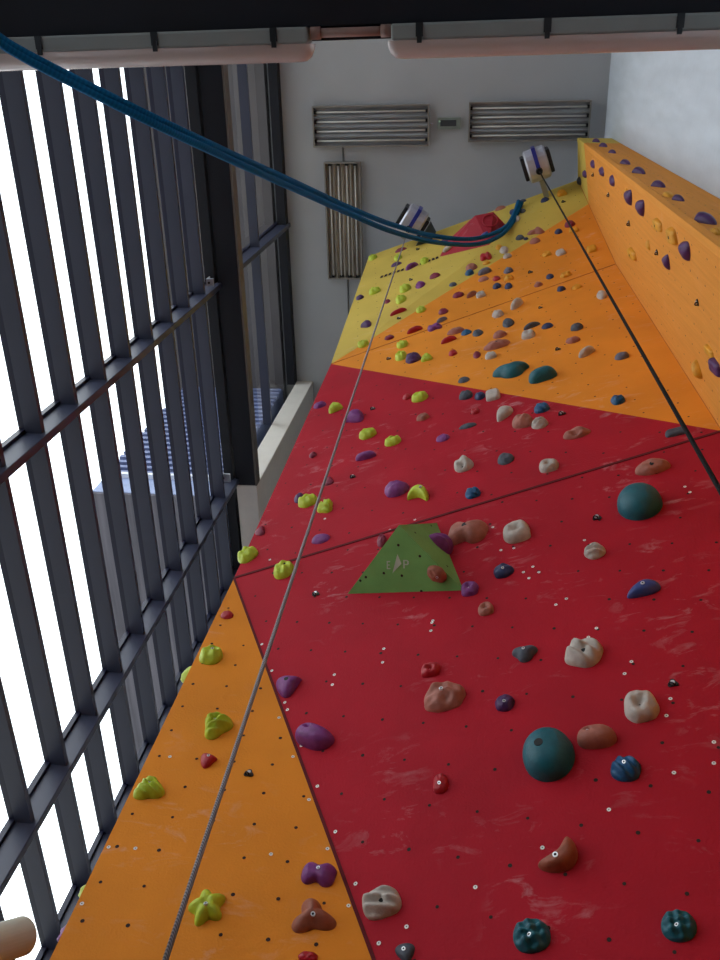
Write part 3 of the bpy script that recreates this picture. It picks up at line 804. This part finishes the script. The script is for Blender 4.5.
# ------------------------------------------------------------------ auto belays, ropes
def auto_belay(px, py, turn, label, side_sign):
    P = at_h(px, py, HT - .25)
    e = empty('auto_belay', P, label, 'auto belay', 'auto belays at the top of the wall')
    a = math.radians(turn); R = np.array([[math.cos(a), -math.sin(a), 0], [math.sin(a), math.cos(a), 0], [0, 0, 1]])
    T = tuple(P); s = 1.12
    mb = MB()   # rounded drum body : axis along local x
    n = 28; xs = [(-.125, .16), (-.105, .18), (.105, .18), (.125, .16)]; vs = []
    for x, r in xs:
        for k in range(n):
            t = 2*math.pi*k/n; ex = (abs(math.cos(t))**3.2 + abs(math.sin(t))**3.2)**(-1/3.2)
            vs.append(R @ np.array([x, r*ex*math.cos(t), r*ex*math.sin(t)])*s + P)
    fs = [(i*n+k, i*n+(k+1) % n, (i+1)*n+(k+1) % n, (i+1)*n+k) for i in range(3) for k in range(n)] + [tuple(range(n-1,-1,-1)), tuple(range(3*n, 4*n))]
    mb.add(vs, fs); mb.build('body', ALU, e, False)
    for sx in (-1, 1):
        b = MB(); b.box((sx*.147 - .022, -.13, -.15), (sx*.147 + .022, .13, .15), 0, R*s, T); bevel(b.build('side_plate', BLACKP, e), .015)
    b = MB(); b.box((-.022, -.2, -.192), (.022, .03, -.15), 0, R*s, T); b.box((-.022, -.193, -.19), (.022, -.16, .1), 0, R*s, T); b.build('stripe', mat('stripe_blue', (40, 52, 150), .4), e)
    b = MB(); b.cyl(P + R @ np.array([0, .06, -.18])*s, P + R @ np.array([0, .06, -.25])*s, .045, .038, 14); b.build('nozzle', DARK, e)
    b = MB(); b.box((-.03, .12, -.05), (.03, .46 if side_sign > 0 else .22, .02), 0, R*s, T); b.build('mounting_arm', mat('bracket_paint', (150, 150, 132), .6), e)
    return P + R @ np.array([0, .06, -.25])*s, e, R, P
nozR, abR, RR, PR = auto_belay(537, 164, -20, 'silver and black auto belay drum with a blue stripe, right one, feeding the black rope', 1)
nozL, abL, RL_, PL = auto_belay(412.5, 222, 32, 'silver and black auto belay drum, left one, feeding the grey rope behind the blue rope', -1)
sg = MB()    # grey guard plate beside the left belay
vs = []
for x in (.2, .34):
    for k in range(11):
        t = math.pi*k/10; q = 1 if x < .3 else .6; vs.append(RL_ @ np.array([x, .06 + .2*q*math.cos(t), -.2*q*math.sin(t)]) + PL)
sg.add(vs, [tuple(range(10,-1,-1)), tuple(range(11, 22))] + [(k, (k+1) % 11, 11+(k+1) % 11, 11+k) for k in range(11)])
sg.build('guard_plate', mat('guard_grey', (60, 72, 80), .5), abL)

def rope_mat(name, ca, cb, freq):
    M = bpy.data.materials.new(name); M.use_nodes = True; nt = M.node_tree; b = nt.nodes['Principled BSDF']; b.inputs['Roughness'].default_value = .8; b.inputs['Specular IOR Level'].default_value = .15
    tc = nt.nodes.new('ShaderNodeTexCoord'); w = nt.nodes.new('ShaderNodeTexWave'); w.inputs['Scale'].default_value = freq; w.inputs['Distortion'].default_value = 1.5
    w.bands_direction = 'DIAGONAL'
    rp = nt.nodes.new('ShaderNodeValToRGB'); rp.color_ramp.elements[0].color = lin(ca) + (1,); rp.color_ramp.elements[1].color = lin(cb) + (1,)
    nt.links.new(tc.outputs['Object'], w.inputs['Vector']); nt.links.new(w.outputs['Fac'], rp.inputs[0]); nt.links.new(rp.outputs[0], b.inputs['Base Color'])
    return M
ROPE_G = rope_mat('grey_braid', (104, 99, 103), (164, 156, 160), 70)
ROPE_K = rope_mat('black_braid', (8, 7, 8), (20, 18, 20), 34)
ROPE_B = rope_mat('blue_braid', (0, 80, 124), (2, 92, 138), 20)
def straight_rope(name, p, q, r, material, label, cat='rope'):
    pts = [p + (q - p)*t for t in np.linspace(0, 1, 40)]
    mb = MB(); mb.tube(pts, r, 10); o = mb.build(name, material, None, True); return tag(o, label, cat)
straight_rope('belay_rope', nozL + np.array([0, 0, .01]), at_d(152, 1000, 1.85), .0068, ROPE_G, 'thin grey braided rope hanging from the left auto belay down the left of the wall')
straight_rope('belay_rope', nozR + np.array([0, 0, .01]), at_d(768, 575, 2.2), .0082, ROPE_K, 'black rope hanging from the right auto belay across the orange board to the right edge')

rope = empty('climbing_rope', at_d(60, 76, 4.1), 'doubled blue rope sagging from the upper left corner to the top of the yellow board', 'rope')
def strand(pix):
    # depth grows from the near end to the anchor on the wall
    L = [0]
    for a, b in zip(pix, pix[1:]): L.append(L[-1] + math.hypot(b[0]-a[0], b[1]-a[1]))
    tot = L[-1]; pe = pick(518, 208, YU); de = depth(pe[0]) - .02
    pts = []
    for (x, y), l in zip(pix, L):
        t = max(0, (l - L[2])/(tot - L[2])); dd = 4.0 + (de - 4.0)*(.12*t + .88*max(0, (t - .35)/.65)**1.5)
        pts.append(at_d(x, y, dd))
    pts = catmull(pts, 8); n = len(pts)
    mb = MB(); mb.tube(pts, [.0172 + .010*(i/n) for i in range(n)], 10); return mb.build('strand', ROPE_B, rope, True)
strand([(-330,-150),(-130,-40),(-25,20),(10,44),(60,71),(150,116),(230,153.5),(300,185),(350,208),(392,224.5),(434,236),(470,239),(492,234),(507,225.5),(514.5,213),(518.5,201.5)])
strand([(-330,-142),(-130,-33),(-25,26),(10,50),(60,77),(150,122),(230,159.5),(300,191.5),(350,214),(392,231.5),(434,242),(474,244.5),(496,238),(509,227.5),(516.5,214.5),(521.5,203)])

# ------------------------------------------------------------------ window wall
win = empty('window_1', (XG, 3, CAM_Z), kind='structure')
xs_px = [9.4, 51.5, 86.7, 116, 142, 163.7, 183, 200.3]
hk = [float(at_x(x, 240, XG)[2]) for x in xs_px]
sp = (hk[-1] - hk[0])/(len(hk)-1)
HB = float(at_x(257, 486, -2.61)[2])                    # underside of the bulkhead and the beam
YB2 = float(at_x(257, 486, -2.61)[1])
YN, YF = -3.2, 7.2
zs = [hk[0] + sp*i for i in range(-9, 8)]; zs = [z for z in zs if .3 < z < HB - .1]
TH = .045
for z in zs:
    b = MB(); b.box((XO + .012, YN, z - TH), (XG, YF, z)); b.build('transom', STEEL, win)
    g = MB(); g.box((XO - .03, YN, z - TH), (XO + .012, YF, z)); g.build('gasket', GASKET, win)
z = float(at_x(213.4, 240, XG)[2])
b = MB(); b.box((XO, YN, z - .02), (XG - .02, YF, z + .1)); b.build('transom', STEEL2, win)
zu = float(at_x(258.5, 240, XG)[2])
b = MB(); b.box((XO + .012, YN, zu), (XG, YB2, zu + TH)); b.build('transom', STEEL, win)
zt0 = float(at_x(287.5, 240, XG)[2])
b = MB(); b.box((XO + .012, YN, ZCEIL - .2), (XG + .004, YB2, ZCEIL - .001)); b.build('head_frame', STEEL2, win)
YM = []
for (px, py, xx) in ((0, 486, -2.83), (0, 898, -2.83)):
    YM.append(float(at_x(px, py, xx)[1]))
ya, yb = YM
mull = [ya - (yb - ya), ya, yb, yb + (yb - ya)*.53]
for y in mull:
    b = MB(); b.box((XO + .01, y - .06, .02), (-2.83, y, HB + .02 if y > YB2 - .3 else ZCEIL - .01)); bevel(b.build('mullion', STEEL, win), .006)
    g = MB(); g.box((XO - .03, y - .085, .02), (XO + .01, y + .02, HB if y > YB2 - .3 else ZCEIL - .01)); g.build('gasket', GASKET, win)
# panes : one sheet per floor-to-beam field and one above
GL = bpy.data.materials.new('window_glass'); GL.use_nodes = True; nt = GL.node_tree
for n_ in list(nt.nodes): nt.nodes.remove(n_)
o_ = nt.nodes.new('ShaderNodeOutputMaterial'); t_ = nt.nodes.new('ShaderNodeBsdfTransparent'); t_.inputs[0].default_value = (.9, .95, .97, 1)
g_ = nt.nodes.new('ShaderNodeBsdfGlossy'); g_.inputs['Roughness'].default_value = .03; mx_ = nt.nodes.new('ShaderNodeMixShader')
fr = nt.nodes.new('ShaderNodeFresnel'); fr.inputs[0].default_value = 1.25
nt.links.new(fr.outputs[0], mx_.inputs[0]); nt.links.new(t_.outputs[0], mx_.inputs[1]); nt.links.new(g_.outputs[0], mx_.inputs[2]); nt.links.new(mx_.outputs[0], o_.inputs[0])
edges = [YN] + mull + [YF]
for i in range(len(edges)-1):
    b = MB(); y0, y1 = edges[i], edges[i+1]
    b.add([(XO-.022, y0, .3), (XO-.022, y1, .3), (XO-.022, y1, ZCEIL), (XO-.022, y0, ZCEIL)], [(0,1,2,3)]); b.build('pane', GL, win)

# dark steel beam running along the window, and the white bulkhead it meets
lb = empty('trim_1', (-2.74, YB2/2, HB), kind='structure')
b = MB(); b.box((-2.87, YN, HB), (-2.63, YB2 - .003, HB + .12)); bevel(b.build('web', STEEL2, lb), .008)
b = MB(); b.box((-2.63, YN, HB), (-2.61, YB2 - .003, HB + .16)); b.build('flange_lip', mat('lip_paint', (92, 86, 82), .6), lb)
bk = MB(); bk.box((-2.868, YB2, HB - .005), (-2.61, 7.0, ZCEIL - .002)); tag(bevel(bk.build('trim_2', BULK), .01), kind='structure')
# small bracket where the grid meets the beam
pb = at_x(210, 287, -2.86)
e = empty('fixing_bracket', pb, 'small pale steel fixing bracket where the first mullion meets the dark beam', 'bracket')
b = MB(); b.box(tuple(pb + (-.03, -.09, -.02)), tuple(pb + (.045, -.01, .01))); b.box(tuple(pb + (-.03, -.09, .01)), tuple(pb + (-.02, -.01, .1))); b.build('plate', mat('bracket_grey', (150, 158, 168), .5), e)
b = MB(); b.cyl(pb + (0, -.05, -.03), pb + (0, -.05, 0), .012); b.build('bolt', DARK, e)
pb = at_x(226, 481, -2.86)
e = empty('fixing_bracket', pb, 'small pale steel fixing bracket at the end of the dark beam by the white bulkhead', 'bracket')
b = MB(); b.box(tuple(pb + (-.06, -.1, -.03)), tuple(pb + (.06, 0, .0))); b.build('plate', mat('bracket_grey', (150, 158, 168), .5), e)
b = MB(); b.cyl(pb + (-.02, -.05, -.04), pb + (-.02, -.05, 0), .014); b.build('bolt', DARK, e)

# ------------------------------------------------------------------ room shell
def box_struct(name, lo, hi, material):
    b = MB(); b.box(lo, hi); return tag(b.build(name, material), kind='structure')
box_struct('ceiling', (XO - .05, YN, ZCEIL), (XW + .2, 7.2, ZCEIL + .2), CEIL)
box_struct('added_wall_back', (XO - .05, YN - .2, 0), (XW + .2, YN, ZCEIL), mat('added_back_wall_paint', (205, 205, 205), .9))  # unseen wall, added to shut out light from the open rear
box_struct('added_wall_left', (XO - .05, YN, 0), (XG + .06, 7.2, 3.4), mat('dark_added_wall', (70, 72, 78), .9))  # unseen wall added over the lower window to darken the lower boards
box_struct('floor', (XO - .05, YN, -.12), (XW + .2, 7.2, 0), FLOORM)
box_struct('wall_right', (XW, YN, 0), (XW + .2, 7.2, ZCEIL), WHITEW)
box_struct('wall_front', (-2.6, 6.9, 0), (XW, 7.1, ZCEIL), CEIL)
# roof overhang outside
box_struct('trim_3', (-5.0, YN - 3, ZCEIL - .14), (XO - .06, 9, ZCEIL + .2), mat('soffit_paint', (92, 88, 90), .8, var=.1, scale=2))
box_struct('ground', (-60, -40, -.3), (60, 60, -.13), mat('paving', (140, 138, 134), .9))
# projecting upper storey outside, seen from below through the grid
XS = -4.66; PSt = ray(92, 492); PSt = CAM + PSt*(XS/PSt[0]); ys, zs_ = float(PSt[1]), float(PSt[2]); xe = XO - .08
ob = empty('projecting_storey', ((XS + xe)/2, ys + 2, zs_), 'projecting upper storey with blue ribbed cladding and grey soffit, outside the window grid', 'building')
b = MB(); b.box((XS, ys, zs_ - .03), (xe, ys + 6, zs_ + .001)); b.build('soffit', mat('weathered_soffit', (112, 110, 120), .85, var=.3, scale=1.2, streak=(9, .5, 1)), ob)
b = MB(); b.box((XS, ys - .01, zs_ + .002), (xe, ys + 6, zs_ + .4)); b.build('fascia_band', mat('pale_fascia', (150, 164, 200), .6), ob)
b = MB(); b.box((XS - .02, ys - .07, zs_ + .4), (xe, ys + 6, zs_ + .46)); b.build('ledge', mat('pale_ledge', (226, 230, 240), .5), ob)
b = MB(); b.box((XS, ys + .02, zs_ + .46), (xe, ys + 6, ZCEIL - .14)); b.build('cladding', mat('blue_siding', (84, 96, 136), .6), ob)
b = MB(); zz = zs_ + .52
while zz < ZCEIL - .25:
    b.box((XS - .03, ys - .03, zz), (xe, ys + .02, zz + .07)); zz += .16
b.build('cladding_ribs', mat('siding_rib', (112, 124, 164), .6), ob)

# ------------------------------------------------------------------ high-bay luminaires on the ceiling
REFL = mat('reflector', (142, 144, 148), .35, metal=.3, var=.3, scale=3, streak=(1, 9, 9))
REFL2 = mat('reflector_warm', (146, 136, 126), .35, metal=.3, var=.3, scale=3, streak=(9, 1, 9))
FIN = mat('bright_fin', (196, 198, 202), .3, metal=.4, var=.2, scale=2, streak=(1, 9, 9))
FIN2 = mat('bright_fin_warm', (200, 190, 178), .3, metal=.4, var=.2, scale=2, streak=(9, 1, 9))
FRM = mat('luminaire_frame', (140, 134, 128), .5, metal=.3)
TUBE = mat('lamp_tube', (214, 212, 206), .3, var=.05)
def luminaire(corners, label, along):
    P = [at_h(x, y, HCEIL - .12) for x, y in corners]; c = sum(P)/4
    lx = (np.linalg.norm(P[1]-P[0]) + np.linalg.norm(P[2]-P[3]))/2; ly = (np.linalg.norm(P[3]-P[0]) + np.linalg.norm(P[2]-P[1]))/2
    e = empty('ceiling_luminaire', c, label, 'ceiling light', 'ceiling luminaires')
    x0, x1, y0, y1 = -lx/2, lx/2, -ly/2, ly/2; t = .02
    b = MB()
    for lo, hi in (((x0,y0,0),(x1,y0+t,.1)), ((x0,y1-t,0),(x1,y1,.1)), ((x0,y0+t,0),(x0+t,y1-t,.1)), ((x1-t,y0+t,0),(x1,y1-t,.1))): b.box(lo, hi, 0, np.eye(3), tuple(c))
    b.build('frame', FRM, e)
    b = MB(); b.box((x0+t, y0+t, .085), (x1-t, y1-t, .119), 0, np.eye(3), tuple(c)); b.build('reflector', REFL if along == 'x' else REFL2, e)
    n = 4; w = (ly if along == 'x' else lx) - 2*t
    for i in range(n):
        q = -w/2 + w*(i + .5)/n
        b = MB()
        if along == 'x': b.cyl(c + (x0+t, q, .045), c + (x1-t, q, .045), .011, n=10)
        else: b.cyl(c + (q, y0+t, .045), c + (q, y1-t, .045), .011, n=10)
        b.build('lamp_tube', TUBE, e, True)
    for i in range(n+1):                                   # folded reflector ridges between lamps
        q = -w/2 + w*i/n; b = MB(); hw = .028
        if i in (0, n): continue
        for s in (1,):
            if along == 'x': vs = [(x0+t,q-hw,.085),(x1-t,q-hw,.085),(x1-t,q+hw,.085),(x0+t,q+hw,.085),(x0+t,q,.02),(x1-t,q,.02)]
            else: vs = [(q-hw,y0+t,.085),(q-hw,y1-t,.085),(q+hw,y1-t,.085),(q+hw,y0+t,.085),(q,y0+t,.02),(q,y1-t,.02)]
            b.add([np.array(v) + c for v in vs], [(0,1,5,4),(1,2,5),(2,3,4,5),(3,0,4),(0,3,2,1)])
        b.build('reflector_fin', FIN if along == 'x' else FIN2, e)
    k = MB()
    for i in range(n):
        q = -w/2 + w*(i + .5)/n
        for s in (0, 1):
            if along == 'x':
                xx = (x0+t if s == 0 else x1-t-.03); k.box((xx, q-.022, .02), (xx+.03, q+.022, .085), 0, np.eye(3), tuple(c))
            else:
                yy = (y0+t if s == 0 else y1-t-.03); k.box((q-.022, yy, .02), (q+.022, yy+.03, .085), 0, np.eye(3), tuple(c))
    k.build('lamp_holders', DARK, e)
luminaire([(311.5,106.5),(428.5,104),(429.5,146),(313.5,148)], 'unlit four-tube ceiling luminaire, left of the two lying crosswise', 'x')
luminaire([(469,102.5),(592,100),(589,139),(468,144)], 'unlit four-tube ceiling luminaire nearest the white wall', 'x')
luminaire([(323.5,162.5),(360,162),(362.5,279.5),(328,279.5)], 'unlit four-tube ceiling luminaire turned lengthwise beside the window wall', 'y')
# conduit + gear box between the luminaires
cp = at_h(449, 123.5, HCEIL - .05)
e = empty('gear_box', cp, 'small steel gear box on the ceiling between the two crosswise luminaires', 'electrical box')
b = MB(); b.box((-.16, -.075, -.0), (.16, .075, .05), 0, np.eye(3), tuple(cp)); bevel(b.build('housing', mat('galvanised', (142, 156, 150), .4, metal=.4), e), .006)
b = MB(); b.box((-.12, -.045, -.006), (.1, .035, .0), 0, np.eye(3), tuple(cp)); b.build('cover', mat('dark_cover', (54, 60, 66), .5), e)
b = MB(); b.cyl(cp + (-.13, -.03, -.008), cp + (-.13, -.03, 0), .014); b.build('indicator', mat('pale_indicator', (210, 240, 220), .4), e)
b = MB(); b.cyl(at_h(429, 124, HCEIL - .0115), at_h(433, 124, HCEIL - .0115), .012); tag(b.build('conduit', ALU), 'short conduit linking the gear box with the crosswise luminaires', 'conduit')
b = MB(); b.cyl(at_h(342.5, 147, HCEIL - .0115), at_h(343.5, 163, HCEIL - .0115), .012); tag(b.build('conduit', mat('conduit_grey', (112, 112, 112), .6)), 'thin grey conduit on the ceiling between the left crosswise and lengthwise luminaires', 'conduit')
b = MB(); b.cyl(at_h(347.5, 279, HCEIL - .0115), at_h(349.5, 345, HCEIL - .0115), .012); tag(b.build('conduit', mat('conduit_grey', (112, 112, 112), .6)), 'thin grey conduit running from the lengthwise luminaire behind the climbing wall', 'conduit')

# ------------------------------------------------------------------ cross beam with batten lights, close overhead
HBm = 5.0
def hp(x, y, h=HBm): return at_h(x, y, h)
yb_ = float(hp(360, 36)[1]); zb = HBm + CAM_Z
bm = MB(); y0 = yb_ - .42; y1 = yb_; X0, X1 = XG + .01, XW - .004
bm.box((X0, y0, zb), (X1, y1, zb + .02)); bm.box((X0, (y0+y1)/2 - .01, zb + .02), (X1, (y0+y1)/2 + .01, zb + .3)); bm.box((X0, y0, zb + .3), (X1, y1, zb + .32))
tag(bm.build('steel_beam', STEEL2), 'dark steel roof beam crossing close overhead at the top of the picture', 'beam')
# the beam carries the battens on its front edge
rise = float(hp(360, 36)[1])
GREYB = mat('batten_body', (132, 138, 138), .5, var=.04)
DIFF = bpy.data.materials.new('batten_diffuser'); DIFF.use_nodes = True
pb_ = DIFF.node_tree.nodes['Principled BSDF']; pb_.inputs['Base Color'].default_value = lin((206, 190, 186)) + (1,); pb_.inputs['Roughness'].default_value = .25
pb_.inputs['Transmission Weight'].default_value = .35; pb_.inputs['Alpha'].default_value = .9
def batten(xl, xr, label):
    pl = hp(xl, 45); prr = hp(xr, 45); y_0 = yb_ + .002; zc = zb + .05
    e = empty('batten_light', ((pl[0]+prr[0])/2, y_0, zc), label, 'batten light', 'weatherproof batten lights on the beam')
    b = MB(); b.box((pl[0]+.02, y_0, zb - .045), (prr[0]-.02, y_0 + .075, zb + .1)); bevel(b.build('body', GREYB, e), .01)
    # diffuser : half round profile
    n = 12; prof = []
    for k in range(n+1):
        t = -math.pi/2 + math.pi*k/n; prof.append((y_0 + .076 + .085*math.cos(t), zb + .03 + .075*math.sin(t)))
    L = prr[0] - pl[0]; vs = []; st = []
    for u, sc in ((0, .35), (.015, .75), (.04, .95), (.07, 1), (L-.07, 1), (L-.04, .95), (L-.015, .75), (L, .35)):
        st.append(len(vs)); cy, cz = y_0 + .076, zb + .03
        vs += [(pl[0]+u, cy + (y-cy)*sc, cz + (z-cz)*(.5+.5*sc)) for y, z in prof]
    m_ = n+1; fs = [(i*m_+k, i*m_+k+1, (i+1)*m_+k+1, (i+1)*m_+k) for i in range(7) for k in range(n)] + [tuple(range(m_-1,-1,-1)), tuple(range(7*m_, 8*m_))]
    d = MB(); d.add(vs, fs); d.build('diffuser', DIFF, e, True)
    g = MB(); g.cyl((pl[0]+.06, y_0+.11, zb+.03), (prr[0]-.06, y_0+.11, zb+.03), .013, n=10); g.build('lamp_tube', TUBE, e, True)
    return e, y_0
e1, y_0 = batten(-66, 313, 'weatherproof batten light with pinkish diffuser on the beam, left one in front of the window')
e2, _ = batten(388, 925, 'weatherproof batten light with pinkish diffuser on the beam, right one')
def clip(px, par):
    x = hp(px, 45)[0]; b = MB(); b.box((x-.018, y_0 - .001, zb - .052), (x+.018, y_0 + .062, zb - .044)); b.box((x-.012, y_0 + .04, zb - .056), (x+.012, y_0+.09, zb - .046)); b.build('clip', mat('clip_steel', (52, 56, 60), .4, metal=.5), par)
for px in (43, 158, 276): clip(px, e1)
for px in (420, 546, 676): clip(px, e2)
p0, p1 = hp(311, 36), hp(391, 36)
b = MB(); b.cyl((p0[0], y_0 + .03, zb + .0), (p1[0], y_0 + .03, zb + .0), .022, n=12); b.cyl((p0[0], y_0 + .03, zb), (p0[0]+.05, y_0+.03, zb), .03); b.cyl((p1[0]-.05, y_0 + .03, zb), (p1[0], y_0+.03, zb), .03)
tag(b.build('cable_conduit', mat('brown_conduit', (140, 112, 104), .6), None, True), 'short brownish conduit joining the two batten lights under the beam', 'conduit')
b = MB(); b.box((p0[0] - .1, y_0 + .0, zb + .11), (p1[0] + .1, y_0 + .062, zb + .3)); tag(b.build('beam_stiffener', STEEL2), 'dark plate behind the brownish conduit between the batten lights', 'plate')

# the beam runs slightly askew to the wall
bpy.context.view_layer.update()
Ms = Matrix.Translation((0, -.055, 0)) @ Matrix.Rotation(-.0055, 4, 'Z')
for o in list(C.objects):
    if o.parent is None and o.name.split('.')[0] in ('steel_beam', 'batten_light', 'cable_conduit', 'beam_stiffener'): o.matrix_world = Ms @ o.matrix_world

# beige pipe at the lower left
pe0 = at_d(22, 936, 2.6); pa = at_d(-70, 965, 2.3)
pe = empty('heater_pipe', pe0, 'beige cylindrical pipe end poking in at the lower left in front of the window', 'pipe')
rp = 18.5*2.6/F
b = MB(); b.cyl(pa, pe0, rp, rp, 32); b.build('tube', mat('beige_metal', (204, 200, 182), .5, var=.04), pe, False)
dv = nrm(pa - pe0)
b = MB(); b.cyl(pe0 + dv*.0015 - dv*.003, pe0 + dv*.001, rp*.93, rp*.93, 32); b.build('end_cap', mat('beige_cap', (150, 142, 122), .5), pe)

# ------------------------------------------------------------------ light
w = bpy.data.worlds.new('sky'); bpy.context.scene.world = w; w.use_nodes = True; nt = w.node_tree
bg = nt.nodes['Background']; bg.inputs[0].default_value = (.96, .98, 1, 1); bg.inputs[1].default_value = SKY_STRENGTH
def area(name, loc, target, size, power, col=(1, 1, 1)):
    l = bpy.data.lights.new(name, 'AREA'); l.shape = 'RECTANGLE'; l.size, l.size_y = size; l.energy = power; l.color = col
    o = bpy.data.objects.new(name, l); C.objects.link(o); o.location = loc
    o.rotation_euler = (Vector(target) - Vector(loc)).to_track_quat('-Z', 'Y').to_euler(); return o
sc = bpy.context.scene
sc.view_settings.view_transform = 'Standard'; sc.view_settings.look = 'None'; sc.view_settings.exposure = 0
